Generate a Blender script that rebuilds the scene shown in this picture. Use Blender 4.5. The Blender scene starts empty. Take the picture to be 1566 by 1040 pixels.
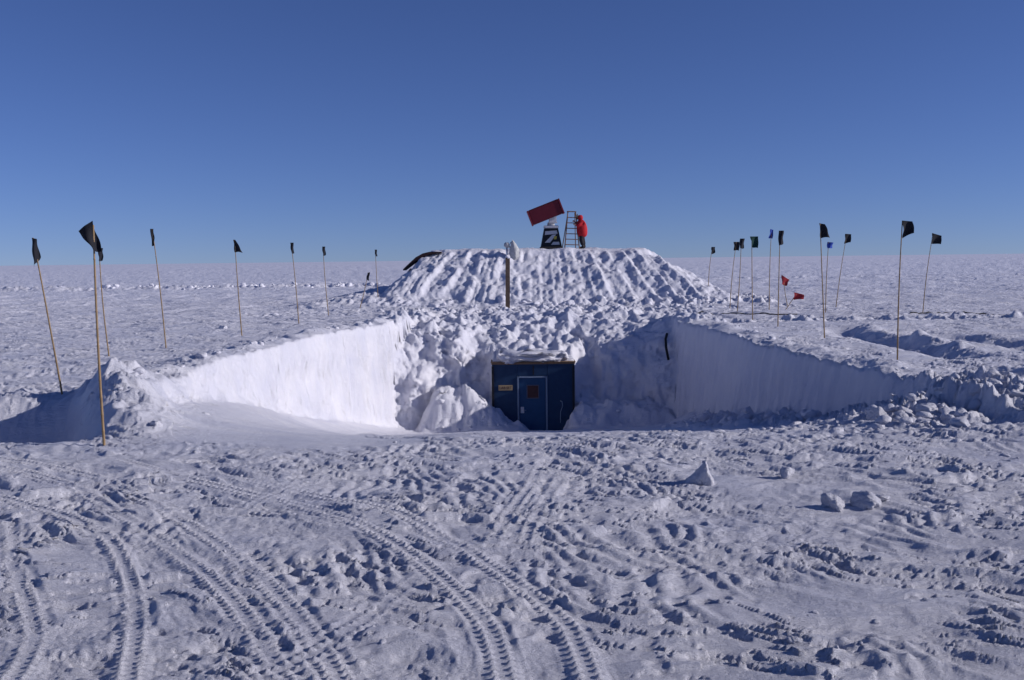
import bpy, bmesh, math, numpy as np
from mathutils import Vector, Matrix
rad = math.radians
scene = bpy.context.scene
COL = scene.collection

# ------------------------------------------------------------------ noise
def _hash(ix, iy, seed):
    n = ix.astype(np.int32).view(np.uint32)*np.uint32(374761393) + iy.astype(np.int32).view(np.uint32)*np.uint32(668265263) + np.uint32((seed*1442695041) & 0xFFFFFFFF)
    n = (n ^ (n >> np.uint32(13)))*np.uint32(1274126177)
    return n ^ (n >> np.uint32(16))
_GA = np.arange(256)*2*math.pi/256
GC = np.cos(_GA).astype(np.float32)*1.5; GS = np.sin(_GA).astype(np.float32)*1.5
def perlin(x, y, seed=0):
    x, y = np.broadcast_arrays(np.asarray(x, float), np.asarray(y, float))
    x0 = np.floor(x); y0 = np.floor(y)
    fx = (x - x0).astype(np.float32); fy = (y - y0).astype(np.float32)
    u = fx*fx*fx*(fx*(fx*6-15)+10); v = fy*fy*fy*(fy*(fy*6-15)+10)
    ix = x0.astype(np.int32); iy = y0.astype(np.int32)
    def g(a, b, dx, dy):
        h = (_hash(a, b, seed) >> np.uint32(7)) & np.uint32(255)
        return GC[h]*dx + GS[h]*dy
    a = g(ix, iy, fx, fy); b = g(ix+1, iy, fx-1, fy)
    c = g(ix, iy+1, fx, fy-1); d = g(ix+1, iy+1, fx-1, fy-1)
    return (a+(b-a)*u)*(1-v) + (c+(d-c)*u)*v
def fbm(x, y, seed=0, oct=4, gain=.5):
    s = 0; a = 1
    for i in range(oct):
        s = s + a*perlin(x*2**i, y*2**i, seed+i*17); a *= gain
    return s
def worley(x, y, seed=0):
    x, y = np.broadcast_arrays(np.asarray(x, float), np.asarray(y, float))
    x0 = np.floor(x); y0 = np.floor(y)
    fx = (x-x0).astype(np.float32); fy = (y-y0).astype(np.float32)
    ix = x0.astype(np.int32); iy = y0.astype(np.int32)
    best = np.full(x.shape, 9.0, np.float32)
    for i in (-1, 0, 1):
        for j in (-1, 0, 1):
            h = _hash(ix+i, iy+j, seed)
            px = (h & np.uint32(0xFFFF)).astype(np.float32)/65536; py = (h >> np.uint32(16)).astype(np.float32)/65536
            best = np.minimum(best, (i+px-fx)**2 + (j+py-fy)**2)
    return np.sqrt(best)
def ss(a, b, t):
    t = np.clip((t-a)/(b-a), 0, 1); return t*t*(3-2*t)
def gauss(t, w): return np.exp(-(t/w)**2)

# ------------------------------------------------------------------ tracks in the snow
TRACKS = [ # points, strength
 ([(.30,10.6),(.14,9.4),(-.10,7.9),(-.22,7.1)], 1.0),
 ([(.56,10.4),(.38,9.4),(.14,7.9),(.02,7.0)], .9),
 ([(-4.6,11.0),(-3.2,9.8),(-1.99,8.8),(-1.14,7.8),(-.6,6.8),(-.25,5.96),(-.08,5.2),(.1,3)], 1),
 ([(-3.2,10.2),(-1.9,9.2),(-1.0,8.33),(-.29,7.08),(.22,5.95),(.37,5.2),(.5,3)], .95),
 ([(-7,11.2),(-4.76,10.0),(-3.08,8.05),(-2.14,6.74),(-1.32,5.25),(-.4,3)], 1),
 ([(-6.6,11.4),(-4.4,10.1),(-2.78,8.2),(-1.86,6.84),(-1.02,5.25),(-.1,3)], .9),
 ([(-7,10.2),(-5,9.3),(-3.5,8.1),(-2.75,6.9),(-2.1,5.3),(-1.5,3)], 1),
 ([(-4.4,8.6),(-3.63,7.06),(-3.08,6.15),(-2.68,5.28),(-2.2,3)], .9),
 ([(-3.3,6.9),(-2.5,8.03),(-2.29,9.1),(-2.0,10.0),(-1.6,10.8)], .5),
 ([(-1.7,4.4),(-1.02,5.5),(-.76,6.3),(-.5,7.0)], .7),
 ([(-9,13),(-5.5,9.2),(-4.1,7.4),(-3.4,6.0),(-3.0,4.5)], .9),
]
def spline(pts, n=24):
    P = np.array(pts, float); out = []
    for i in range(len(P)-1):
        p0 = P[max(i-1, 0)]; p1 = P[i]; p2 = P[i+1]; p3 = P[min(i+2, len(P)-1)]
        for t in np.linspace(0, 1, n, endpoint=False):
            out.append(.5*((2*p1)+(-p0+p2)*t+(2*p0-5*p1+4*p2-p3)*t*t+(-p0+3*p1-3*p2+p3)*t**3))
    out.append(P[-1]); return np.array(out)
def track_relief(x, y, z, zlow):
    for k, (tr, st) in enumerate(TRACKS):
        S = spline(tr, 6)
        m = (x > S[:,0].min()-.3)&(x < S[:,0].max()+.3)&(y > S[:,1].min()-.3)&(y < S[:,1].max()+.3)
        idx = np.nonzero(m)[0]
        if len(idx) == 0: continue
        px = x[idx]; py = y[idx]
        bd = np.full(len(idx), 9.0); bs = np.zeros(len(idx)); acc = 0
        for i in range(len(S)-1):
            ax, ay = S[i]; bx, by = S[i+1]; dx = bx-ax; dy = by-ay; L = math.hypot(dx, dy)
            t = np.clip(((px-ax)*dx+(py-ay)*dy)/(L*L), 0, 1)
            ex = px-(ax+t*dx); ey = py-(ay+t*dy)
            d = np.hypot(ex, ey); sg = np.sign(ex*dy-ey*dx)
            c = d < np.abs(bd)
            bd[c] = (d*sg)[c]; bs[c] = acc+(t*L)[c]; acc += L
        a = np.abs(bd); fade = st*(.62+.38*ss(-.45, .15, perlin(px*.9, py*.9, 90+k)))*ss(0, 1.0, bs)*ss(0, .8, acc-bs)
        inside = (1-ss(.08, .13, a))
        rows = gauss(a-.050, .022)
        lug = ss(-.25, .25, np.sin(bs*2*math.pi/.07 + (bd > 0)*2.2 + .4*perlin(px*3, py*3, 7)))
        zz = z[idx]; fl = zz + .8*inside*fade*(zlow[idx]+.042-zz)
        z[idx] = fl + fade*(-.010*inside + .022*rows*lug + .004*gauss(a-.13, .015)) 
    return z

# ------------------------------------------------------------------ the terrain
def XL(y): return np.interp(y, [11,12.5,14,17,20,25,30,36.5,40], [-3.9,-4.6,-5.3,-6.1,-6.4,-6.1,-5.2,-3.5,-3.4])
def XR(y): return np.interp(y, [11,14.5,16.7,20.2,24.4,35.6,40], [6.7,6.75,6.8,6.5,6.0,5.75,5.7])
BX0, BX1, BY = -.70, 2.12, 33.9     # shed front
def terrain(x, y, full=True):
    """returns displaced x,y,z"""
    x = np.asarray(x, float); y = np.asarray(y, float)
    near = y < 60
    z = .045*fbm(x*.22, y*.22, 1, 3) 
    z = z + .35*fbm(x*.012, y*.012, 2, 3)*ss(60, 200, y)
    zlow = z.copy()
    ca, sa = math.cos(-.35), math.sin(-.35)
    wx = x + .25*perlin(x*1.1, y*1.1, 5); wy = y + .25*perlin(x*1.1, y*1.1, 6)
    uu = wx*ca + wy*sa; vv = -wx*sa + wy*ca
    ridg = 1-np.abs(perlin(uu*.5, vv*1.6, 11)); 
    ridg2 = 1-np.abs(perlin(uu*1.5, vv*4.2, 12))
    patch = ss(-.3, .3, perlin(x*.35, y*.45, 13))
    z = z + .042*ridg**3 + .036*patch*ridg2**3
    farr = ss(18, 60, y)
    z = z + farr*(.08*fbm(x*.30, y*.16, 14, 3) + .06*ss(.12, .35, perlin(x*.4, y*.3, 15)))
    rough = .45+.55*ss(-.25, .25, perlin(x*.33+5, y*.4, 16))
    m1 = ss(-.15, .15, perlin(x*.6, y*.7, 21))
    pl = fbm(uu*2.2, vv*6, 22, 5, .55)
    z = z + m1*.022*ss(.08, .18, pl) 
    m2 = ss(-.1, .2, perlin(x*.5, y*.6, 24))
    z = z - m2*.022*ss(.24, .40, fbm(uu*2.2, vv*4.6, 23, 4, .58))
    z = z + .0105*rough*fbm(uu*4.2, vv*8.0, 31, 4, .66)
    nf = 1-ss(18, 30, y)
    path = gauss(x-.6-.04*(y-6), 2.2)*nf
    w = worley(x*3.2+.3*perlin(x*4, y*4, 40), y*3.4, 41)
    z = z - path*.020*(1-ss(.14, .36, w))*ss(-.25, .1, perlin(x*1.1, y*1.1, 43))
    w2 = worley(x*2.0+9+.25*perlin(x*3, y*3, 49), y*2.6+.35*perlin(x*4, y*4, 42), 44)
    z = z - nf*.022*(1-ss(.10, .30, w2))*ss(.0, .3, perlin(x*.7, y*.7, 45))*(1-.6*path)
    z = z + nf*.0055*rough*fbm(uu*10, vv*20, 46, 3, .7)
    rp = ss(.0, .3, perlin(x*.6+3, y*.8, 47))*nf
    z = z + rp*.009*np.sin((uu*.8+vv*.6)*2*math.pi/.17+3*perlin(x*2, y*2, 48))
    sm2 = np.exp(-((x+3.2)/1.5)**4-((y-12.2)/1.1)**4)
    z = z + .6*sm2*(zlow+.03-z)
    z = track_relief(x, y, z, zlow)
    wr = gauss(y-(84+2*perlin(x*.05, x*0, 51)), 2.0)*(.25+.75*ss(5, -5, x)) + .4*gauss(y-(97+3*perlin(x*.04, x*0, 52)), 3)*ss(5, 20, x)
    z = z + wr*(.12+.36*np.abs(fbm(x*.9, y*.7, 53, 3)))
    # ---------- trench
    lip = .13*perlin(y*1.1, x*.2, 61)+.08*perlin(y*3.1, x*.5, 62)
    sL = x-XL(y)-lip; sR = XR(y)-x-.12*perlin(y*.9, x*.3, 63)-.05*perlin(y*3.3, x*.5, 64)
    ys = np.interp(x, [-5, -3.2, -1.6, 4, 7], [10.8, 10.9, 11.4, 11.45, 11.3])+.2*perlin(x*.8, x*0, 57)
    yy = np.minimum(y, 34.2)
    t = np.maximum(yy-ys, 0)
    zf = -.170*(t-.6*(1-np.exp(-t/.6)))
    dl = np.interp(y, [11.2,13,15,18,22,27,36], [.95,.95,.90,.74,.48,.22,.04])
    dwd = np.interp(y, [11.5,13,16,20,30], [1.4,1.9,2.0,1.8,1.0])
    drift = dl*np.exp(-(np.maximum(sL,0)/dwd)**1.6)
    topL = np.where(sL < -.02, 1, np.where(sL > .30, drift, np.maximum(1-ss(-.02, .30, sL)*(1-dl), drift)))
    dr = np.interp(y, [12,16,20,28,36], [.6,.42,.30,.22,.12])*(1+.4*perlin(x*1.2, y*1.2, 65))
    topR = np.maximum(1-ss(0, .40, sR), dr*np.exp(-np.maximum(sR,0)/.9))
    xs = [-4.2,-3.0,-2.0,-1.0,2.2,3.2,4.2,5.0,5.8]
    sh = np.interp(x, xs, [1.5,1.0,.6,.1,.0,.2,.5,.9,1.6]) + .30*perlin(x*.9, y*.3, 66) + .15*perlin(x*2.3, y*1.0, 68)
    zp = np.interp(y+sh, [34.5,35.0,35.5,36.1,37.2,38.6], [1,.70,.38,.18,.05,0])
    topE = np.where(y > 33, 1-zp, 0)
    dT = np.hypot((x+3.0)*1.0, np.minimum(y-35.9, 0)*1.7)+.32*fbm(x*.7, y*.7, 67, 3)
    tal = np.clip(1.05-.27*dT, 0, 1)**1.15*(y > 29)
    lapL = np.clip((1.0-.85*(x+.70+.25*fbm(x*1.5, y*1.5, 69, 2)))/4.0, 0, .42)*ss(32.5, 33.9, y)*ss(-3.6, -2.4, x)
    lapR = np.clip((.75+2.2*(x-2.05+.3*fbm(x*2, y*2, 60, 3)))/4.0, 0, .26)*ss(32.7, 34.0, y)
    top = np.maximum(np.maximum(np.maximum(topL, topR), np.maximum(topE, tal)), np.maximum(lapL, lapR))
    zt = zf*(1-np.clip(top, 0, 1))
    roof = np.interp(y+.25*(perlin(x*1.4, y*.6, 70)), [34.1, 34.5, 34.9, 36.0, 37.2, 38.6], [-1.25, -1.2, -1.10, -.62, -.18, 0.0])
    jx = x+.22*perlin(y*1.6, x*.8, 72)
    bm_ = ss(BX0-.75, BX0-.02, jx)*(1-ss(BX1+.02, BX1+.9, jx))
    bs_ = ss(BX0-.12, BX0+.05, x)*(1-ss(BX1-.02, BX1+.2, x))
    bb = bs_+(bm_-bs_)*ss(34.3, 35.4, y)
    zt = np.where((y > 34.12) & (y < 38.7), np.maximum(zt, zt*(1-bb)+roof*bb), zt)
    inT = 1-top
    z = z*(1-.4*inT*ss(13, 16, y)) + zt
    dm = ss(.05, .3, sL)*(drift > .05)*ss(11.5, 12.5, y)
    z = z - .8*dm*(z-zt-zlow-.02)
    # ---------- raised spoil at rims and ends
    d = ss(14.5, 17, y)*(1-ss(36, 38, y)); d2 = ss(12.2, 14, y)*(1-ss(36, 38, y))
    rn = .5+.8*np.clip(fbm(x*.9, y*.9, 71, 3)+.2, 0, 1.5)
    z = z + d*.17*rn*gauss(sL+.45, .5) + d2*.13*rn*gauss(sR+.5, .55)
    wl_ = .25*fbm(x*1.7, y*1.7, 59, 3)
    fb = fbm(x*2.0, y*2.0, 75, 5, .62)
    lump = np.clip(.62-worley(x*1.4+wl_, y*1.4-wl_, 73), 0, 1)*.55 + np.clip(.55-worley(x*3.4+wl_, y*3.4, 74), 0, 1)*.32 + .50*fb
    soft = .55*fbm(x*1.0, y*1.0, 58, 3)+.35*fb+.25*np.clip(.6-worley(x*1.1+wl_, y*1.1, 56), 0, 1)
    # left tip spoil and the scooped hollow outside it
    tcx = np.interp(y, [12, 13, 14.5, 16, 17], [-4.75, -5.05, -5.7, -6.35, -6.7])
    tip = np.exp(-np.abs((x-tcx)/.62)**2.3)*ss(11.8, 14.2, y)*(1-ss(16.4, 18.2, y))
    hol = np.exp(-((x-tcx+2.5)/1.95)**6)*ss(12.0, 12.9, y+.2*perlin(x*1.3, y*0, 77))*(1-ss(15.1, 16.5, y+.3*perlin(x*.9, y*0, 78)))
    z = z + .75*hol*(zlow-z)*(1-tip)
    z = z + tip*(.42+.22*np.clip(soft, -.5, 1)) - .80*hol*(1-tip)
    z = z + .10*lump*np.exp(-((x+9)/3)**2-((y-16.9)/.5)**2)
    # right spoil
    rt = np.exp(-((x-6.6)/2.0)**2-((y-14.5)/1.9)**2)
    z = z + rt*(.16+.34*lump)
    rb = ss(13, 15, y)*(1-ss(26, 30, y))*np.exp(-((XR(y)-.8-x)/.7)**2)
    z = z + rb*.40*lump
    # end wall rubble
    er = ss(33.9, 35, y)*(1-ss(41, 45, y))*ss(-6, -3.9, x)*(1-ss(6, 9, x))
    smoothr = 1-.4*ss(2.2, 3.4, x)*(1-ss(36.5, 38, y))
    hi = ss(37.5, 39.5, y)
    z = z + er*smoothr*(.30*(soft*(1-hi)+lump*.9*hi)-.02) + .26*np.exp(-((x-2.6)/2.2)**2-((y-38.4)/1.2)**2) + .12*np.exp(-((x+1.2)/1.8)**2-((y-38.6)/1.2)**2)
    te = np.maximum(ss(.1, .3, tal)*(1-ss(33.9, 35, y)), np.maximum(ss(.02, .1, lapL), ss(.02, .1, lapR))*(y < 34.1))*ss(30, 32, y)
    z = z + te*.26*soft*(sL > .3)
    bf = ss(38, 41, y)*(1-ss(43, 46.5, y))*ss(-16, -8, x)*(1-ss(12, 18, x))
    z = z + bf*(.15*lump*(.4+.6*ss(-.2, .3, perlin(x*.4, y*.5, 79))))
    # low drifts and scour hollows by the right rim
    for gx_, a_, b_, s_, dp in ((9.6, 20.5, 30.5, 81, .27), (11.9, 21.5, 27.5, 82, .16), (8.6, 16.5, 19.5, 84, .16)):
        gg = x-gx_-.45*perlin(y*.35, y*0, s_)-.16*perlin(y*1.3, y*0, s_+5)
        env = ss(a_, a_+1.5, y)*(1-ss(b_-1.5, b_, y))*(.6+.6*ss(-.3, .3, perlin(y*.7, y*0, s_+9)))
        z = z - dp*np.exp(-(gg/.42)**2)*env*(1+.3*perlin(x*2, y*2, 83)) + .7*dp*rn*np.exp(-((gg-.75)/.35)**2)*env
    # ---------- bermed mound with bulldozed face
    wig = .28*perlin(x*.35, y*.35, 94)+.14*fbm(x*1.3, y*1.3, 96, 3, .6)
    f = (y-46+wig)/4.6; l = (x+7.0+wig)/2.9; r = (11.1-x+wig)/4.2; b = (66-y)/4
    l = np.maximum(l, np.clip((x+10.8)/13, -1, .26)*1.0)
    r = np.maximum(r, np.clip((12.6-x)/12, -1, .14))
    sm = lambda a, b, k=.12: (-k*np.log(np.exp(-np.clip(a,-3,5)/k)+np.exp(-np.clip(b,-3,5)/k)))
    m = sm(sm(sm(f, l, .08), r, .08), b)
    m = np.clip(sm(m, np.full_like(m, 1.02), .04), 0, 1)
    q = (x-1.4)/(1+.40*(1-m)); q = q + .38*perlin(x*.35, y*.1, 91)+.07*perlin(x*1.6, y*.7, 97)
    def ribs(freq, s_):
        ph = q*freq+s_; fr = ph-np.floor(ph); kk = np.floor(ph)
        return (.15+.85*np.abs(np.sin(kk*12.9+s_)))*np.where(fr < .82, (fr/.82)**2.2, (1-fr)/.18)
    face = ss(.02, .12, m)*(1-ss(.94, 1.0, m))
    rbs = .17*ribs(1.18, 0)+.07*ribs(2.7, .37)
    z = z*(1-.5*face) + 2.64*m + face*(rbs*ss(-.6, .1, perlin(x*.8, y*.8, 95)+.05) - .09 + .062*fbm(x*1.9, y*1.9, 93, 5, .72))
    z = z + ss(.9, 1, m)*.03*fbm(x*1.2, y*1.2, 98, 4, .6)
    foot = gauss(m-.05, .07)*(m > 0)*(y < 50)
    z = z + foot*.40*np.clip(lump, -.1, 1)*(.2+.8*ss(0, 5, x)+.5*gauss(x+5, 1.2))
    # ---------- sideways break-up of the steep cuts
    X = x.copy(); Y = y.copy()
    if full:
        wm = ss(.02, .15, top)*(1-ss(.85, .98, top))
        side = (np.maximum(topL, topR) >= np.maximum(topE, tal))
        lw = x < 0
        chip = ss(.12, .24, fbm(y*1.1, z*1.8, 106, 4, .6))
        hx = np.where(lw, .06*fbm(y*.7, z*1.3, 101, 4)+.035*fbm(y*3.0, z*3.5, 102, 3, .6)-.07*chip, .04*fbm(y*.6, z*.8, 101, 2)+.012*fbm(y*3.5, z*3, 102, 2))
        X = X + np.where(side & near & (np.minimum(np.abs(sL), np.abs(sR)) < .6), wm*hx, 0)
        hy = .42*fbm(x*.6, z*.75, 103, 5, .56) + .10*np.clip(.6-worley(x*1.2, z*1.3, 104), 0, 1)
        outb = 1-ss(BX0-.3, BX0+.1, x)*(1-ss(BX1-.1, BX1+.35, x))
        Y = Y - np.where((~side) & near & (y > 31) & (y < 39), wm*hy*outb*(1-.25*ss(2.2, 3.2, x)), 0)
    return X, Y, z
def ground_z(x, y):
    a = np.array([float(x)]); b = np.array([float(y)])
    return float(terrain(a, b, False)[2][0])

# ------------------------------------------------------------------ materials
def mat(name, color, rough=.7, bump=0, bscale=30, var=0, metallic=0, spec=.3):
    m = bpy.data.materials.new(name); m.use_nodes = True
    nt = m.node_tree; N = nt.nodes; L = nt.links; B = N['Principled BSDF']
    B.inputs['Roughness'].default_value = rough; B.inputs['Metallic'].default_value = metallic
    B.inputs['Specular IOR Level'].default_value = spec
    tc = N.new('ShaderNodeTexCoord')
    no = N.new('ShaderNodeTexNoise'); no.inputs['Scale'].default_value = bscale; no.inputs['Detail'].default_value = 6
    L.new(tc.outputs['Object'], no.inputs['Vector'])
    mx = N.new('ShaderNodeMix'); mx.data_type = 'RGBA'
    c = Vector(color)
    mx.inputs[6].default_value = (*(c*(1-var)), 1); mx.inputs[7].default_value = (*[min(1, k) for k in c*(1+var)], 1)
    L.new(no.outputs['Fac'], mx.inputs[0]); L.new(mx.outputs[2], B.inputs['Base Color'])
    if bump:
        bp = N.new('ShaderNodeBump'); bp.inputs['Strength'].default_value = bump; bp.inputs['Distance'].default_value = .02
        L.new(no.outputs['Fac'], bp.inputs['Height']); L.new(bp.outputs['Normal'], B.inputs['Normal'])
    return m
def snow_material():
    m = bpy.data.materials.new('snow'); m.use_nodes = True
    nt = m.node_tree; N = nt.nodes; L = nt.links; B = N['Principled BSDF']
    B.inputs['Roughness'].default_value = .42; B.inputs['Specular IOR Level'].default_value = .45
    tc = N.new('ShaderNodeTexCoord')
    def noise(s, d, r=.6, vec=None):
        n = N.new('ShaderNodeTexNoise'); n.inputs['Scale'].default_value = s; n.inputs['Detail'].default_value = d
        n.inputs['Roughness'].default_value = r; L.new(vec or tc.outputs['Object'], n.inputs['Vector']); return n
    a = noise(.8, 6); r = N.new('ShaderNodeValToRGB')
    r.color_ramp.elements[0].position = .3; r.color_ramp.elements[0].color = (.68, .69, .79, 1)
    r.color_ramp.elements[1].position = .7; r.color_ramp.elements[1].color = (.83, .825, .88, 1)
    L.new(a.outputs['Fac'], r.inputs['Fac']); L.new(r.outputs['Color'], B.inputs['Base Color'])
    mp = N.new('ShaderNodeMapping'); mp.inputs['Rotation'].default_value = (0, 0, -.35); mp.inputs['Scale'].default_value = (.5, 1.4, 1)
    L.new(tc.outputs['Object'], mp.inputs['Vector'])
    n1 = noise(13, 8, .76, mp.outputs[0]); n2 = noise(80, 4, .6); n3 = noise(1.6, 6, .6, mp.outputs[0])
    b3 = N.new('ShaderNodeBump'); b3.inputs['Strength'].default_value = .5; b3.inputs['Distance'].default_value = .14
    L.new(n3.outputs['Fac'], b3.inputs['Height'])
    b1 = N.new('ShaderNodeBump'); b1.inputs['Strength'].default_value = .95; b1.inputs['Distance'].default_value = .055
    L.new(n1.outputs['Fac'], b1.inputs['Height']); L.new(b3.outputs['Normal'], b1.inputs['Normal'])
    b2 = N.new('ShaderNodeBump'); b2.inputs['Strength'].default_value = .7; b2.inputs['Distance'].default_value = .012
    L.new(n2.outputs['Fac'], b2.inputs['Height']); L.new(b1.outputs['Normal'], b2.inputs['Normal'])
    L.new(b2.outputs['Normal'], B.inputs['Normal'])
    return m
SNOW = snow_material()
BAMBOO = mat('bamboo', (.28, .19, .10), .6, .2, 25, .3)
BLACKC = mat('black_cloth', (.012, .013, .02), .85, .2, 60, .3)
BLUEC = mat('blue_cloth', (.02, .06, .35), .8, .2, 60, .2)
GREENC = mat('green_cloth', (.006, .04, .035), .8, .2, 60, .2)
REDC = mat('red_cloth', (.30, .02, .03), .8, .2, 60, .2)
BLUEP = mat('blue_paint', (.010, .036, .092), .55, .2, 7, .3)
BLUED = mat('blue_door_paint', (.014, .058, .145), .45, .15, 9, .2)
TRIM = mat('grey_blue_trim', (.22, .29, .40), .5, .1, 20, .2)
DARK = mat('dark_glass', (.06, .02, .018), .35, 0, 10, .4, spec=.4)
BROWN = mat('weathered_timber', (.20, .13, .08), .8, .4, 14, .35)
FRAME = mat('dull_window_frame', (.10, .11, .16), .6, .1, 14, .2)
CREAM = mat('cream_sign', (.40, .30, .17), .6, .05, 20, .12)
INK = mat('dark_ink', (.08, .03, .02), .6)
METAL = mat('brushed_metal', (.6, .6, .62), .3, 0, 40, .1, 1)
REDP = mat('crimson_paint', (.12, .008, .02), .5, .1, 5, .2)
REDP2 = mat('paler_red_edge', (.22, .02, .035), .5, .1, 6, .15)  # paler red than the box body, for its end flanges and the mouth
BLKP = mat('black_paint', (.015, .016, .02), .5, .15, 12, .3)
WHTP = mat('white_paint', (.6, .6, .62), .5, .1, 12, .1)
YEL = mat('yellow_paint', (.5, .42, .08), .5, .1, 12, .1)
LADM = mat('weathered_fibreglass', (.20, .12, .09), .5, .1, 12, .2)
RUBBER = mat('black_rubber', (.01, .01, .012), .6, .1, 20, .2)
SKIN = mat('skin', (.5, .3, .22), .6, 0, 10, .05)
PARKA = mat('red_parka', (.42, .010, .02), .75, .5, 18, .2)
PANTS = mat('black_trousers', (.015, .015, .022), .8, .3, 18, .2)
BOOT = mat('boot_leather', (.02, .018, .02), .6, .2, 18, .2)
FUR = mat('hood_fur', (.12, .08, .05), .9, .6, 60, .4)

# ------------------------------------------------------------------ helpers
def add(obj, parent=None):
    COL.objects.link(obj)
    if parent: obj.parent = parent
    return obj
def mesh_obj(name, verts, faces, mats, parent=None, smooth=False, mi=None):
    me = bpy.data.meshes.new(name); me.from_pydata([tuple(v) for v in verts], [], faces)
    for m in (mats if isinstance(mats, (list, tuple)) else [mats]): me.materials.append(m)
    if smooth: me.polygons.foreach_set('use_smooth', [True]*len(me.polygons))
    if mi is not None: me.polygons.foreach_set('material_index', mi)
    me.update(); return add(bpy.data.objects.new(name, me), parent)
def top_empty(name, loc, label, cat, group=None):
    e = bpy.data.objects.new(name, None); e.empty_display_size = .2; e.location = loc
    COL.objects.link(e); e['label'] = label; e['category'] = cat
    if group: e['group'] = group
    return e
class B:
    """boxes / tubes collected into one bevelled mesh"""
    def __init__(s): s.bm = bmesh.new()
    def box(s, lo, hi, mi=0, M=None, bev=.01):
        lo = Vector(lo); hi = Vector(hi); c = (lo+hi)/2; d = hi-lo
        r = bmesh.ops.create_cube(s.bm, size=1)
        for v in r['verts']:
            v.co = Vector((v.co.x*d.x, v.co.y*d.y, v.co.z*d.z))+c
        fs = set(f for v in r['verts'] for f in v.link_faces)
        if bev:
            es = list(set(e for v in r['verts'] for e in v.link_edges))
            q = bmesh.ops.bevel(s.bm, geom=es, offset=min(bev, min(d)*.3), segments=2, affect='EDGES')
            fs = set(f for f in q['faces']) | set(f for f in fs if f.is_valid)
        vs = set(v for f in fs for v in f.verts)
        for f in fs: f.material_index = mi
        if M is not None:
            for v in vs: v.co = M @ v.co
        return s
    def tube(s, pts, r, mi=0, seg=10):
        pts = [Vector(p) for p in pts]; rings = []
        rr = r if isinstance(r, (list, tuple)) else [r]*len(pts)
        for i, p in enumerate(pts):
            d = (pts[min(i+1, len(pts)-1)]-pts[max(i-1, 0)]).normalized()
            a = d.orthogonal().normalized() if i == 0 else (rings[-1][1]-d*rings[-1][1].dot(d)).normalized()
            b = d.cross(a)
            rings.append(([s.bm.verts.new(p+(a*math.cos(k*2*math.pi/seg)+b*math.sin(k*2*math.pi/seg))*rr[i]) for k in range(seg)], a))
        for i in range(len(rings)-1):
            A = rings[i][0]; C = rings[i+1][0]
            for k in range(seg):
                f = s.bm.faces.new((A[k], A[(k+1) % seg], C[(k+1) % seg], C[k])); f.material_index = mi; f.smooth = True
        f = s.bm.faces.new(rings[0][0][::-1]); f.material_index = mi
        f = s.bm.faces.new(rings[-1][0]); f.material_index = mi
        return s
    def done(s, name, mats, parent=None):
        me = bpy.data.meshes.new(name); s.bm.normal_update(); s.bm.to_mesh(me); s.bm.free()
        for m in (mats if isinstance(mats, (list, tuple)) else [mats]): me.materials.append(m)
        return add(bpy.data.objects.new(name, me), parent)

# ------------------------------------------------------------------ snow field mesh
def build_ground():
    rows = list(np.arange(-8, 3.6, .2)); y = 3.6
    while y < 15000:
        rows.append(y)
        if 33.7 < y < 38.8: dy = .030
        elif y < 17: dy = .0032*y
        elif y < 52: dy = .064
        elif y < 110: dy = .012*y-.54
        else: dy = .03*y
        y += max(dy, .013)
    rows.append(16000.0)
    rows = np.array(rows)
    core = np.linspace(-1, 1, 940)
    k = 36; o = np.linspace(1/k, 1, k)**2
    yy = rows[:, None]
    wc = .55*np.maximum(yy, 3)+1.2
    wo = 1.6*np.maximum(yy, 0)+40
    mid = core[None, :]*wc
    right = wc + (wo-wc)*o[None, :]
    left = -right[:, ::-1]
    X = np.concatenate([left, mid, right], axis=1); Y = np.repeat(yy, X.shape[1], axis=1)
    nr, nc = X.shape
    x = X.ravel(); y = Y.ravel()
    ox, oy, oz = terrain(x, y)
    co = np.empty((nr*nc, 3), np.float32); co[:, 0] = ox; co[:, 1] = oy; co[:, 2] = oz
    i = np.arange(nr-1)[:, None]*nc + np.arange(nc-1)[None, :]
    q = np.stack([i, i+1, i+nc+1, i+nc], axis=-1).reshape(-1, 4).astype(np.int32)
    me = bpy.data.meshes.new('snow_field')
    me.vertices.add(len(co)); me.vertices.foreach_set('co', co.ravel())
    me.loops.add(q.size); me.loops.foreach_set('vertex_index', q.ravel())
    me.polygons.add(len(q)); me.polygons.foreach_set('loop_start', np.arange(0, q.size, 4, dtype=np.int32))
    try: me.polygons.foreach_set('loop_total', np.full(len(q), 4, np.int32))
    except Exception: pass
    me.polygons.foreach_set('use_smooth', np.ones(len(q), bool))
    me.materials.append(SNOW); me.update(calc_edges=True)
    ob = add(bpy.data.objects.new('snow_field', me)); ob['kind'] = 'structure'
    ob['label'] = 'wind-packed snow field with a dug ramp and bermed mound'
    return ob
build_ground()

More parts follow.
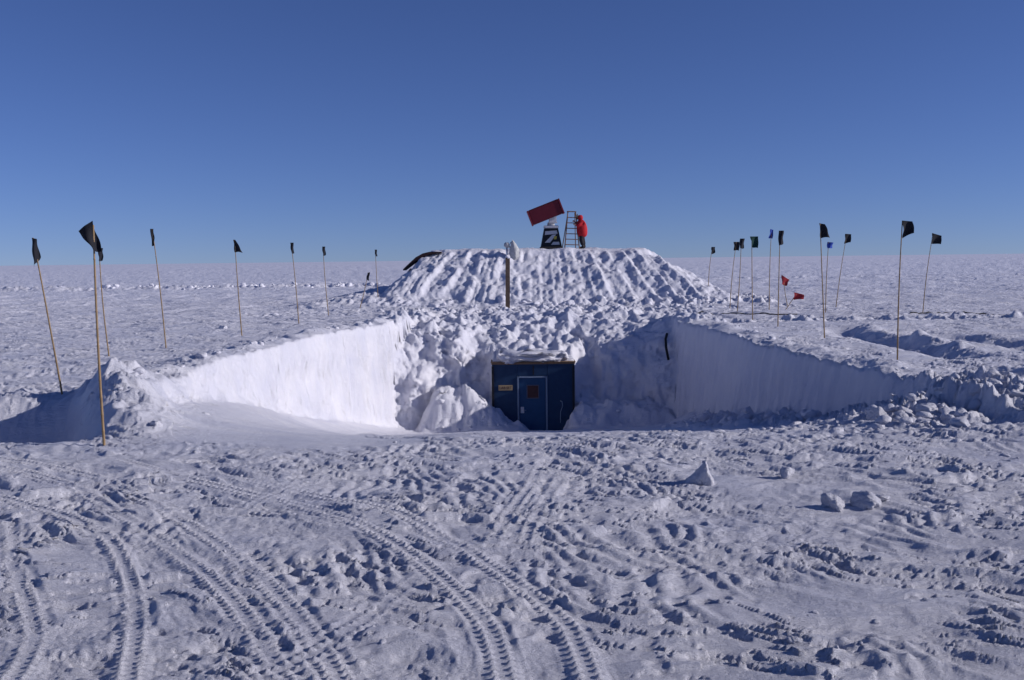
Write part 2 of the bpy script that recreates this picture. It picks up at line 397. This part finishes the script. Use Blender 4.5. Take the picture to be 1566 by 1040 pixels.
# ------------------------------------------------------------------ snow chunks
def ico(sub):
    bm = bmesh.new(); bmesh.ops.create_icosphere(bm, subdivisions=sub, radius=1)
    v = np.array([p.co[:] for p in bm.verts]); f = np.array([[w.index for w in q.verts] for q in bm.faces]); bm.free(); return v, f
ICO = {k: ico(k) for k in (2, 3, 4)}
def chunk(rng, sub, size, squash=.75):
    v, f = ICO[sub]
    n = rng.normal(size=(9, 3)); n /= np.linalg.norm(n, axis=1)[:, None]
    h = rng.uniform(.5, .95, 9)
    dp = v @ n.T; rr = np.where(dp > .08, h/np.maximum(dp, .08), 5)
    k = 12.0; r = -np.log(np.sum(np.exp(-k*rr), axis=1)+np.exp(-k*1.15))/k
    off = rng.uniform(0, 50, 2)
    r = r*(1+.17*fbm(v[:, 0]*2.2+off[0]+v[:, 2]*1.3, v[:, 1]*2.2+off[1]-v[:, 2], 3, 4, .6))
    p = v*r[:, None]*np.array([1, rng.uniform(.65, 1), squash*rng.uniform(.7, 1.1)])*size
    a = rng.uniform(0, 6.28); ca, sa = math.cos(a), math.sin(a); t = rng.uniform(-.4, .4)
    R = np.array([[ca, -sa, 0], [sa, ca, 0], [0, 0, 1]]) @ np.array([[1, 0, 0], [0, math.cos(t), -math.sin(t)], [0, math.sin(t), math.cos(t)]])
    return p @ R.T, f
def scatter(name, label, samples, seed, sub=2):
    rng = np.random.default_rng(seed); VS = []; FS = []; off = 0
    P = np.array([(s[0], s[1]) for s in samples])
    gx, gy, gz = terrain(P[:, 0].copy(), P[:, 1].copy())
    for (x, y, s), a, b, c in zip(samples, gx, gy, gz):
        v, f = chunk(rng, 3 if s > .12 else sub, s)
        VS.append(v+np.array([a, b, c-s*.08])); FS.append(f+off); off += len(v)
    V = np.concatenate(VS); F = np.concatenate(FS)
    ob = mesh_obj(name, V.tolist(), F.tolist(), SNOW, smooth=True)
    ob['kind'] = 'stuff'; ob['label'] = label; ob['category'] = 'snow rubble'
    return ob
rng = np.random.default_rng(4)
S = []
def sz(lo, hi): return float(lo+(hi-lo)*rng.random()**4)
for _ in range(170):   # end slope and behind it
    x = rng.uniform(-4, 7); y = rng.uniform(35.2, 43)
    if x > 2.2 and y < 37.2 and rng.random() < .7: continue
    if x < -.7 and y < 37.2 and rng.random() < .85: continue
    S.append((x, y, sz(.03, .16)))
for _ in range(30):   # foot of the banks beside the shed
    x = rng.uniform(-3.3, -.2); y = rng.uniform(32.2, 33.7)
    S.append((x, y, sz(.04, .16)))
for _ in range(18):
    S.append((rng.uniform(2.1, 5), rng.uniform(32.8, 34.5), sz(.04, .16)))
for _ in range(100):
    x = rng.uniform(-9, 12); y = rng.uniform(41, 46); S.append((x, y, sz(.04, .16)))
for _ in range(260):   # right wall foot
    y = rng.uniform(13, 29); S.append((XR(y)-.6-abs(rng.normal(0, .5)), y, sz(.03, .20)))
for _ in range(300):   # right spoil
    S.append((rng.normal(6.6, 1.9), rng.normal(14.3, 1.4), sz(.03, .18)))
for _ in range(24):   # left tip
    S.append((rng.normal(-5.8, .5), rng.normal(14.8, 1.1), sz(.02, .10)))
for _ in range(200):   # rims
    y = rng.uniform(15, 36)
    if rng.random() < .5: S.append((XL(y)-.18-abs(rng.normal(.1, .5)), y, sz(.02, .13)))
    else: S.append((XR(y)+.2+abs(rng.normal(.1, .6)), y, sz(.02, .15)))
for _ in range(90):   # mound foot
    S.append((rng.uniform(-5.5, 9.8), rng.normal(46.2, .4), sz(.05, .30)))
scatter('snow_rubble', 'broken lumps of snow heaped along the dug ramp', S, 8)
S = []
for _ in range(260):
    y = 5+9*rng.random()**1.2; x = rng.uniform(-.55, .55)*y
    S.append((x, y, sz(.006, .030)))
for _ in range(200):
    S.append((rng.uniform(-34, -8), rng.normal(84, 1.3), sz(.08, .4)))
scatter('snow_crumbs', 'small crumbs of snow strewn over the surface', S, 9)
# separate blocks
BL = [(1.84, 9.55, .17, .22, 'upright pointed block of snow lying on trampled snow'),
      (2.80, 8.62, .13, .28, 'flat broken block of snow beside another block'),
      (3.10, 8.58, .14, .28, 'angular block of snow on wind-rippled snow'),
      (3.28, 8.70, .08, .28, 'small block of snow beside larger blocks'),
      (2.72, 9.8, .10, .3, 'small block of snow on wind-rippled snow'),
      (5.15, 13.9, .20, .25, 'large broken snow block on the spoil heap'),
      (5.75, 13.7, .19, .25, 'large broken snow block on the spoil heap'),
      (6.3, 13.4, .15, .2, 'snow block on the spoil heap'),
      (-6.1, 15.8, .14, .1, 'snow block on the crest of the bank'),
      (-4.6, 12.7, .10, .1, 'snow block at the foot of the bank'),
      (-9.6, 33, .2, .1, 'lone snow block on flat snow'),
      (1.55, 5.45, .045, .1, 'tiny lump of snow on rippled snow')]
rng2 = np.random.default_rng(61)
for x, y, s, up, lab in BL:
    v, f = chunk(rng2, 4, s, .72)
    if 'upright' in lab: v[:, 2] *= 1.7; tt = np.clip(v[:, 2]/s, 0, 1.2); v[:, 0] *= 1-.5*tt; v[:, 1] *= 1-.3*tt; v[:, 0] += .2*v[:, 2]
    o = mesh_obj('snow_block', v.tolist(), f.tolist(), SNOW, smooth=True)
    o.location = (x, y, ground_z(x, y)+s*up)
    o['label'] = lab; o['category'] = 'snow block'; o['group'] = 'loose snow blocks'

# ------------------------------------------------------------------ marker flags
FL = [ # x, y, height, lean, colour, corners A B C D (dx,dz)
 (-7.63,16.75,2.66,-.385,'black',[(-.03,0),(.06,-.02),(.10,-.33),(0,-.50)],'drooping'),
 (-4.87,11.72,2.66,.0,'black',[(-.18,-.07),(-.01,.05),(.09,-.31),(.01,-.30)],'large folded triangular'),
 (-9.54,23.46,2.6,-.14,'black',[(-.02,0),(.09,-.02),(.08,-.3),(0,-.32)],'drooping'),
 (-9.0,25.8,3.1,-.25,'black',[(-.04,0),(.04,0),(.06,-.4),(0,-.44)],'limp narrow'),
 (-8.05,29.6,2.88,-.1,'black',[(-.03,0),(.03,0),(.24,-.38),(-.02,-.36)],'drooping triangular'),
 (-7.37,34.4,2.87,-.2,'black',[(-.04,0),(.08,0),(.08,-.36),(0,-.38)],'limp narrow'),
 (-7.27,39.5,2.8,-.16,'black',[(-.04,0),(.08,0),(.1,-.34),(0,-.36)],'limp narrow'),
 (-6.3,47.0,None,-.07,'black',[(-.04,0),(.07,0),(.08,-.3),(0,-.33)],'limp narrow'),
 (-6.78,44.5,1.58,.41,'black',[(-.03,0),(.08,.02),(.02,-.35),(-.1,-.3)],'leaning'),
 (9.51,48.1,2.69,.19,'black',[(-.06,0),(.12,0),(.12,-.3),(-.06,-.34)],'small'),
 (8.95,40.8,2.81,.24,'black',[(-.12,0),(.12,0),(.1,-.36),(-.1,-.34)],'small'),
 (8.73,38.5,2.9,.13,'black',[(-.06,0),(.12,0),(.1,-.38),(-.06,-.38)],'small'),
 (8.17,33.7,2.88,-.04,'green',[(-.06,0),(.22,.0),(.2,-.4),(.02,-.36)],'dark green'),
 (10.1,39.0,3.23,.08,'blue',[(-.04,.04),(.08,0),(.03,-.35),(-.12,-.3)],'limp'),
 (8.17,30.5,2.98,.02,'black',[(-.05,0),(.1,0),(.1,-.4),(-.04,-.46)],'drooping'),
 (11.9,42.9,1.24,-.17,'red',[(-.1,.1),(.25,-.12),(.12,-.4),(-.08,-.3)],'torn'),
 (11.0,39.9,.62,.4,'red',[(-.1,.08),(.3,-.02),(.28,-.2),(-.1,-.22)],'low, tattered'),
 (8.19,26.0,3.04,-.14,'black',[(-.03,.01),(.12,-.02),(.25,-.36),(.02,-.38)],'drooping'),
 (11.9,37.7,2.72,.08,'blue',[(-.06,0),(.16,-.02),(.14,-.22),(-.05,-.25)],'small'),
 (13.5,41.4,3.1,.43,'black',[(-.08,0),(.18,-.02),(.14,-.36),(-.12,-.4)],'small'),
 (8.05,20.7,2.91,.07,'black',[(-.01,0),(.21,-.02),(.23,-.26),(.01,-.36)],'square'),
 (15.3,37.0,2.99,.29,'black',[(-.04,0),(.32,-.1),(.28,-.42),(-.06,-.38)],'square'),
]
CM = {'black': BLACKC, 'blue': BLUEC, 'green': GREENC, 'red': REDC}
rf = np.random.default_rng(77)
for x, y, h, lean, colr, cor, kind in FL:
    gz = ground_z(x, y)
    if h is None: h = 2.74
    tall = 'tall' if h > 2 else 'short'
    e = top_empty('marker_flag', (x, y, gz), f'{kind} {colr} flag on a {tall} bamboo pole in snow' if colr not in kind else f'{kind} flag on a {tall} bamboo pole in snow', 'flag', 'marker flags on bamboo poles')
    ly = rf.uniform(-.08, .08); bow = rf.uniform(-.04, .04)
    hh = h-gz if h > 2 else h
    pts = []; rr = []
    n = 14
    for i in range(n+1):
        t = i/n; zz = -.25+(hh+.25)*t; tt = max(0, zz/hh)
        px = lean*tt + bow*math.sin(math.pi*tt); py = ly*tt
        r = .0185-.008*t
        pts.append((px, py, zz)); rr.append(r)
        if 0 < i < n:
            pts.append((px, py, zz+.008)); rr.append(r*1.25); pts.append((px, py, zz+.02)); rr.append(r*.97)
    B().tube(pts, rr, seg=8).done('pole', BAMBOO, e)
    A, Bq, C, D = [Vector((c[0], c[1])) for c in cor]; nu, nv = 12, 14; vs = []; fs = []
    p1 = rf.uniform(0, 6)
    for j in range(nv+1):
        v = j/nv
        for i in range(nu+1):
            u = i/nu
            p = A.lerp(Bq, u).lerp(D.lerp(C, u), v)
            ex = .010*math.sin(v*7+p1)*(abs(u-.5)*2)
            wy = .035*math.sin(u*5+v*2.0+p1)*(.4+v)+.008*math.sin(v*9+u*3)
            vs.append((lean+p.x+ex, ly-.02+wy, hh+p.y+.012*math.sin(u*5+p1)*v))
    for j in range(nv):
        for i in range(nu):
            a = j*(nu+1)+i; fs.append((a, a+1, a+nu+2, a+nu+1))
    mesh_obj('flag_cloth', vs, fs, CM[colr], e, smooth=True)

# ------------------------------------------------------------------ blue shed
RZ = -1.33; H = 2.62; FZ = RZ-H
shed = top_empty('buried_shed', ((BX0+BX1)/2, BY, FZ), 'dark blue shed buried in snow with one door', 'shed')
W2 = (BX1-BX0)/2
dl, dr = -.49, .43; DH = H-.52
b = B()
b.box((-W2, 0, 0), (dl-.06, .12, H)); b.box((dr+.06, 0, 0), (W2, .12, H)); b.box((dl-.058, .001, DH+.06), (dr+.058, .119, H-.001))
b.box((-W2+.001, .122, 0), (-W2+.12, 2.2, H-.002)); b.box((W2-.12, .122, 0), (W2-.001, 2.2, H-.002)); b.box((-W2+.13, 2.0, 0), (W2-.13, 2.12, H-.01))
b.done('wall', BLUEP, shed)
B().box((-W2-.012, -.035, .02), (-W2+.07, -.003, H-.1)).done('corner_batten', BLKP, shed)
B().box((W2-.07, -.035, .02), (W2+.012, -.003, H-.1)).done('corner_batten', BLKP, shed)
B().box((-.015, -.02, DH+.1), (.03, -.003, H-.1)).done('panel_batten', BLKP, shed)
b = B(); b.box((-W2-.04, -.05, H+.003), (W2+.05, 2.3, H+.03)); b.box((-W2-.02, -.03, H-.05), (W2+.03, -.003, H+.002))
b.done('roof', BROWN, shed)
door = B(); door.box((dl, .03, .01), (dr, .075, DH))
door = door.done('door', BLUED, shed)
b = B(); b.box((dl-.055, -.022, 0), (dl-.004, .12, DH+.05)); b.box((dr+.004, -.022, 0), (dr+.055, .12, DH+.05)); b.box((dl-.003, -.021, DH+.004), (dr+.003, .119, DH+.052))
b.done('door_frame', TRIM, shed)
wx0, wx1, wz1 = -.20, .17, DH-.27; wz0 = wz1-.42
win = B(); win.box((wx0, .018, wz0), (wx1, .028, wz1), bev=.002); win = win.done('window', DARK, door)
b = B()
b.box((wx0-.03, .008, wz0-.03), (wx0, .029, wz1+.03)); b.box((wx1, .008, wz0-.03), (wx1+.03, .029, wz1+.03))
b.box((wx0+.001, .009, wz0-.03), (wx1-.001, .029, wz0)); b.box((wx0+.001, .009, wz1), (wx1-.001, .029, wz1+.03))
b.done('frame', FRAME, win)
hz = DH-1.1
b = B(); b.box((dl+.05, .012, hz-.12), (dl+.17, .029, hz+.1)); b.tube([(dl+.11, .02, hz), (dl+.11, -.04, hz), (dl+.16, -.06, hz), (dl+.24, -.06, hz-.01)], .014)
b.done('handle', METAL, door)
sz0 = DH-.42
sg = B(); sg.box((-1.19, -.02, sz0), (-.71, -.004, sz0+.18), bev=.004); sg = sg.done('sign', CREAM, shed)
cu = bpy.data.curves.new('lettering', 'FONT'); cu.body = 'LAB SET'; cu.size = .135; cu.extrude = .002; cu.align_x = 'CENTER'
to = bpy.data.objects.new('t', cu); COL.objects.link(to); bpy.context.view_layer.update()
me = bpy.data.meshes.new_from_object(to.evaluated_get(bpy.context.evaluated_depsgraph_get())); bpy.data.objects.remove(to)
me.transform(Matrix.Translation((-.95, -.0245, sz0+.045)) @ Matrix.Rotation(rad(90), 4, 'X') @ Matrix.Diagonal((.88, 1, 1, 1)))
me.materials.clear(); me.materials.append(INK); add(bpy.data.objects.new('lettering', me), sg)
q0 = DH-.8
b = B(); b.tube([(.92, -.03, q0), (.98, -.07, q0-.02), (1.0, -.07, q0-.17), (.93, -.05, q0-.37), (.92, -.04, q0-.6), (.92, -.04, q0-.77)], .012)
b.done('pull_handle', TRIM, shed)
# snow slab lying on the shed roof
v, f = ICO[4]; rr_ = np.sign(v)*np.abs(v)**.6
p = rr_*np.array([1.25, .55, .17]); p[:, 2] += .12*fbm(p[:, 0]*2+3, p[:, 1]*2+1, 5, 5, .6); p[:, 1] += .20*fbm(p[:, 0]*1.8, p[:, 2]*6, 6, 4, .6)
p += np.array([(BX0+BX1)/2-.02, BY+.45, RZ+.18])
o = mesh_obj('snow_slab', p.tolist(), f.tolist(), SNOW, smooth=True); o['label'] = 'slab of packed snow lying on the shed roof'; o['category'] = 'snow slab'

# ------------------------------------------------------------------ wooden post & little mast
POSTM = mat('bleached_timber', (.15, .105, .075), .8, .5, 10, .45)
z0 = ground_z(-.17, 41)
pe = top_empty('wooden_post', (-.16, 41, z0), 'weathered square timber post topped with frost', 'post')
b = B(); b.box((-.09, -.07, -.3), (.09, .07, 2.12), M=Matrix.Rotation(rad(.6), 4, 'Y'), bev=.012)
b.done('post_shaft', POSTM, pe)
v, f = ICO[3]
p = v*np.array([.11, .10, .08]); p[:, 2] += .06*perlin(v[:, 0]*2, v[:, 1]*2, 8)+2.14; p[:, 0] += .02
mesh_obj('snow_cap', p.tolist(), f.tolist(), SNOW, pe, smooth=True)
xz = (.08, 49.9); z0 = ground_z(*xz)
e = top_empty('weather_mast', (xz[0], xz[1], z0), 'small pale instrument mast on the mound crest', 'instrument mast')
B().tube([(-.28, 0, -.3), (-.28, 0, .62)], .045).tube([(-.28, 0, .52), (.1, 0, .46)], .04).done('pole', METAL, e)
PG = mat('weathered_grey', (.42, .43, .44), .6, .6, 9, .45)
p = v*np.array([.25, .2, .55]); tt = np.clip(p[:, 2]/.55, 0, 1); p[:, 0] *= (1-.7*tt); p[:, 0] += .10-.10*tt + .10*perlin(v[:, 2]*2.4, v[:, 0]*2, 4); p[:, 2] += .34
mesh_obj('instrument_housing', p.tolist(), f.tolist(), PG, e, smooth=True)
p = v*np.array([.15, .12, .13]); p[:, 0] -= .28; p[:, 2] += .62+.04*perlin(v[:, 0]*3, v[:, 1]*3, 2)
mesh_obj('sensor_cup', p.tolist(), f.tolist(), PG, e, smooth=True)

# ------------------------------------------------------------------ buried dark roof edge on the mound
sec = [(-5.45, 1.76), (-5.15, 1.98), (-4.8, 2.24), (-4.45, 2.44), (-4.1, 2.56), (-3.8, 2.60), (-3.5, 2.62)]
th = [.02, .08, .13, .12, .08, .04, .01]
vs = []; fs = []
y0, y1 = 50.3, 52
for (x, z), t_ in zip(sec, th):
    for (yy_, dz) in ((y0, -.05), (y0, t_), (y1, t_), (y1, -.05)): vs.append((x, yy_, z+dz))
for i in range(len(sec)-1):
    for k in range(4):
        a = i*4+k; c = i*4+(k+1) % 4; fs.append((a, c, c+4, a+4))
fs.append((0, 1, 2, 3)); n = (len(sec)-1)*4; fs.append((n+3, n+2, n+1, n))
o = mesh_obj('shelter_roof', vs, fs, mat('tarred_roof', (.045, .022, .022), .8, .4, 8, .4))
o['label'] = 'dark tarred roof edge of a shelter buried in the mound'; o['category'] = 'roof'

# ------------------------------------------------------------------ instrument with red box on pedestal
tx, ty = 2.1, 52.2; tz = ground_z(tx, ty)
e = top_empty('rotating_radar', (tx, ty, tz), 'tilted dark red box antenna on a black tapered pedestal', 'antenna')
def frustum(w0, w1, z0, z1, d0, d1):
    return [(-w0, -d0, z0), (w0, -d0, z0), (w0, d0, z0), (-w0, d0, z0), (-w1, -d1, z1), (w1, -d1, z1), (w1, d1, z1), (-w1, d1, z1)]
FF = [(0,3,2,1),(4,5,6,7),(0,1,5,4),(1,2,6,5),(2,3,7,6),(3,0,4,7)]
ped = mesh_obj('pedestal', frustum(.54, .36, .1, 1.05, .54, .36), FF, BLKP, e)
B().box((-.58, -.58, -.15), (.58, .58, .098)).done('base_plate', BROWN, e)
B().box((-.38, -.38, 1.053), (.38, .38, 1.20), bev=.03).done('top_cap', WHTP, e)
def front(pts, m, name, off=.006):
    out = []
    for (u, t) in pts:
        w = .54+(.36-.54)*t; out.append((u*w, -w-off, .1+.95*t))
    return mesh_obj(name, out, [tuple(range(len(out)))], m, ped)
GRYP = mat('pale_mark_paint', (.55, .56, .58), .5, .1, 12, .1)
front([(-.8, .84), (.75, .88), (.76, .70), (-.8, .64)], GRYP, 'painted_mark')
front([(.1, .64), (.62, .67), (-.15, .22), (-.7, .22)], GRYP, 'painted_mark')
front([(-.05, .10), (.8, .10), (.8, .26), (.2, .26)], GRYP, 'painted_mark')
front([(.3, .56), (.66, .58), (.55, .40), (.25, .40)], YEL, 'yellow_mark', .011)
b = B(); b.tube([(0, 0, 1.2), (0, 0, 1.36)], [.2, .17], seg=20); b.box((-.1, -.3, 1.36), (.28, -.22, 1.75)); b.box((-.1, .22, 1.36), (.28, .3, 1.75)); b.box((-.12, -.3, 1.33), (.32, .3, 1.38))
b.tube([(.2, -.38, 1.6), (.2, .38, 1.6)], .07)
b.done('yoke', WHTP, e)
M = Matrix.Translation((-.28, 0, 1.88)) @ Matrix.Rotation(rad(-21), 4, 'Y')
box = B(); box.box((-.82, -.42, -.38), (.82, .42, .38), M=M, bev=.03); box = box.done('antenna_box', REDP, e)
B().box((-.90, -.45, -.41), (-.824, .45, .41), M=M).done('end_flange', REDP2, box)
B().box((.824, -.45, -.41), (.90, .45, .41), M=M).done('end_flange', REDP2, box)
B().box((-.80, -.44, .385), (.80, .44, .41), M=M).done('cover_lip', mat('dark_crimson', (.12, .008, .016), .5), box)

# ------------------------------------------------------------------ stepladder
lx, ly_ = 3.08, 51.6; lz = ground_z(lx, ly_)
e = top_empty('stepladder', (lx, ly_, lz), 'weathered brown stepladder standing open beside the antenna', 'ladder')
e.rotation_euler = (0, rad(2), rad(8))
for s_ in (-1, 1):
    B().tube([(.39*s_, -.4, -.05), (.20*s_, -.03, 1.88)], .03, seg=6).done('front_rail', LADM, e)
    B().tube([(.36*s_, .45, -.05), (.18*s_, .05, 1.85)], .024, seg=6).done('rear_rail', LADM, e)
for k in range(6):
    t = (k+.9)/6.9; w = .39-.19*t; yk = -.4+.37*t; zk = -.05+1.93*t
    B().box((-w, yk-.05, zk-.022), (w, yk+.05, zk+.022)).done('step', LADM, e)
B().box((-.23, -.1, 1.88), (.23, .12, 1.93)).done('top_cap', LADM, e)

# ------------------------------------------------------------------ person
def skin_mesh(name, verts, radii, edges, m, parent, sub=2, root=0):
    me = bpy.data.meshes.new(name); me.from_pydata(verts, edges, []); ob = bpy.data.objects.new('tmp', me); COL.objects.link(ob)
    md = ob.modifiers.new('s', 'SKIN'); md.use_smooth_shade = True
    for i, r in enumerate(radii):
        sv = me.skin_vertices[0].data[i]; sv.radius = r if isinstance(r, tuple) else (r, r); sv.use_root = (i == root)
    s2 = ob.modifiers.new('u', 'SUBSURF'); s2.levels = sub; s2.render_levels = sub
    bpy.context.view_layer.update()
    out = bpy.data.meshes.new_from_object(ob.evaluated_get(bpy.context.evaluated_depsgraph_get()))
    bpy.data.objects.remove(ob); out.name = name; out.materials.clear()
    for q in (m if isinstance(m, list) else [m]): out.materials.append(q)
    out.polygons.foreach_set('use_smooth', [True]*len(out.polygons))
    return add(bpy.data.objects.new(name, out), parent)
px_, py_ = 3.66, 51.5; pz = ground_z(px_, py_)
per = top_empty('person', (px_, py_, pz), 'person in red hooded parka and black trousers gripping a ladder', 'person')
# hips stand back, chest leans toward the ladder (-X)
bv = [(0,0,.93),(-.02,0,1.15),(-.07,0,1.36),(-.09,0,1.47),(-.12,0,1.53),(-.15,0,1.62),(-.15,0,1.70),
      (.0,-.1,.88),(-.05,-.11,.48),(.04,-.12,.09),(-.10,-.13,.04),
      (.0,.1,.88),(.05,.11,.48),(.13,.12,.09),(.00,.13,.04),
      (-.07,-.20,1.40),(-.17,-.26,1.14),(-.31,-.2,1.22),(-.37,-.19,1.25),
      (-.07,.20,1.40),(-.20,.25,1.20),(-.33,.17,1.38),(-.39,.16,1.42)]
br = [.13,.13,.14,.06,.055,.085,.075, .09,.06,.04,.035, .09,.06,.04,.035, .06,.045,.03,.032, .06,.045,.03,.032]
be = [(0,1),(1,2),(2,3),(3,4),(4,5),(5,6),(0,7),(7,8),(8,9),(9,10),(0,11),(11,12),(12,13),(13,14),(2,15),(15,16),(16,17),(17,18),(2,19),(19,20),(20,21),(21,22)]
for (wi, sgn) in ((18, -1), (22, 1)):
    w = Vector(bv[wi])
    for k in range(4):
        a = len(bv); zz = .03-.02*k; ln = [.07, .08, .075, .06][k]
        bv += [tuple(w+Vector((-.03, 0, zz))), tuple(w+Vector((-.03-ln*.6, -.01*sgn, zz))), tuple(w+Vector((-.03-ln*.5, -.04*sgn, zz-.005)))]
        br += [.011, .010, .009]; be += [(wi, a), (a, a+1), (a+1, a+2)]
    a = len(bv); bv += [tuple(w+Vector((-.0, -.03*sgn, .035))), tuple(w+Vector((-.045, -.045*sgn, .04)))]; br += [.013, .011]; be += [(wi, a), (a, a+1)]
skin_mesh('body', bv, br, be, SKIN, per, 1)
v, f = ICO[2]
def blob(name, c, s, m, par): 
    return mesh_obj(name, (v*np.array(s)+np.array(c)).tolist(), f.tolist(), m, par, smooth=True)
blob('nose', (-.25, 0, 1.635), (.022, .015, .022), SKIN, per)
for s_ in (-1, 1): blob('eye', (-.23, .032*s_, 1.665), (.012, .014, .01), BLKP, per)
blob('mouth', (-.232, 0, 1.59), (.01, .028, .007), REDP2, per)
cv = [(.02,0,.54),(.01,0,.86),(.0,0,1.14),(-.05,0,1.36),(-.08,0,1.47)] + [bv[i] for i in (15,16,17)] + [bv[i] for i in (19,20,21)]
cr = [.27,.31,.31,.27,.15,.16,.135,.095,.16,.135,.095]
ce = [(0,1),(1,2),(2,3),(3,4),(3,5),(5,6),(6,7),(3,8),(8,9),(9,10)]
skin_mesh('parka', cv, cr, ce, PARKA, per)
hv = [(-.06,0,1.46),(-.09,0,1.60),(-.10,0,1.74)]
skin_mesh('hood', hv, [.15, .175, .12], [(0,1),(1,2)], PARKA, per)
ring = [(-.23, .115*math.cos(a), 1.635+.125*math.sin(a)) for a in np.linspace(0, 2*math.pi, 17)]
B().tube(ring, .024, seg=8).done('hood_trim', FUR, per)
skin_mesh('trousers', [(0,0,.95)]+[bv[i] for i in (7,8)]+[(.035,-.12,.16)]+[bv[i] for i in (11,12)]+[(.12,.12,.16)], [.17,.135,.12,.105,.135,.12,.105], [(0,1),(1,2),(2,3),(0,4),(4,5),(5,6)], PANTS, per)
skin_mesh('boot', [(.05,-.12,.22),(.05,-.12,.07),(-.04,-.125,.055),(-.13,-.13,.045)], [.09,.085,.07,.055], [(0,1),(1,2),(2,3)], BOOT, per)
skin_mesh('boot', [(.14,.12,.22),(.14,.12,.07),(.05,.125,.055),(-.04,.13,.045)], [.09,.085,.07,.055], [(0,1),(1,2),(2,3)], BOOT, per)

# ------------------------------------------------------------------ hose and cables
b = B(); b.tube([(5.42, 34.7, -.45), (5.34, 34.5, -.62), (5.34, 34.4, -.9), (5.42, 34.4, -1.3), (5.48, 34.7, -1.65)], .045)
o = b.done('black_hose', RUBBER); o['label'] = 'short black hose sticking out of the snow wall'; o['category'] = 'hose'
def cable(pts, r, label):
    S_ = spline(pts, 14); gz_ = terrain(S_[:, 0].copy(), S_[:, 1].copy(), False)[2]
    b = B(); b.tube([(a, c, d+r+.005) for (a, c), d in zip(S_, gz_)], r, seg=6)
    o = b.done('power_cable', RUBBER); o['label'] = label; o['category'] = 'cable'
cable([(6.4, 37.6), (7.4, 37.4), (8.6, 37.0), (9.6, 36.8), (10.6, 36.9)], .022, 'black cable lying slack on the snow')
cable([(14.5, 36.2), (16.2, 36.5), (17.6, 35.2), (19.5, 34.6), (22, 33.5)], .022, 'black cable trailing across the snow beside flags')

# ------------------------------------------------------------------ light, sky, camera
EL, AZ = 22.5, 96.0
w = bpy.data.worlds.new('World'); scene.world = w; w.use_nodes = True
N = w.node_tree.nodes; L = w.node_tree.links; bg = N['Background']
sky = N.new('ShaderNodeTexSky'); sky.sky_type = 'NISHITA'; sky.sun_disc = False
sky.sun_elevation = rad(EL); sky.sun_rotation = rad(AZ); sky.altitude = 2600; sky.air_density = 1.0; sky.dust_density = .35; sky.ozone_density = 3.6
tc = N.new('ShaderNodeTexCoord'); mp = N.new('ShaderNodeVectorMath'); mp.operation = 'MULTIPLY_ADD'
mp.inputs[1].default_value = (1, 1, 1); mp.inputs[2].default_value = (0, 0, .025)
nm = N.new('ShaderNodeVectorMath'); nm.operation = 'NORMALIZE'
L.new(tc.outputs['Generated'], mp.inputs[0]); L.new(mp.outputs[0], nm.inputs[0]); L.new(nm.outputs[0], sky.inputs['Vector'])
mu = N.new('ShaderNodeMix'); mu.data_type = 'RGBA'; mu.blend_type = 'MULTIPLY'; mu.inputs[0].default_value = 1
mu.inputs[7].default_value = (.77, .82, 1.24, 1)
L.new(sky.outputs['Color'], mu.inputs[6]); L.new(mu.outputs[2], bg.inputs['Color']); bg.inputs['Strength'].default_value = .066
sd = bpy.data.lights.new('sun', 'SUN'); sd.energy = 3.9; sd.angle = rad(.5); sd.color = (1, .94, .92)
so = add(bpy.data.objects.new('sun', sd))
Sv = Vector((math.cos(rad(EL))*math.sin(rad(AZ)), math.cos(rad(EL))*math.cos(rad(AZ)), math.sin(rad(EL))))
so.rotation_euler = Sv.to_track_quat('Z', 'Y').to_euler()
cd = bpy.data.cameras.new('camera'); cd.lens = 35; cd.sensor_width = 36; cd.sensor_fit = 'HORIZONTAL'; cd.clip_start = .1; cd.clip_end = 40000
cam = add(bpy.data.objects.new('camera', cd)); cam.location = (0, 0, 2.2)
cam.rotation_euler = (Matrix.Rotation(rad(90-4.62), 4, 'X') @ Matrix.Rotation(rad(-.68), 4, 'Z')).to_euler()
scene.camera = cam
scene.view_settings.view_transform = 'Standard'; scene.view_settings.look = 'None'; scene.view_settings.exposure = 0
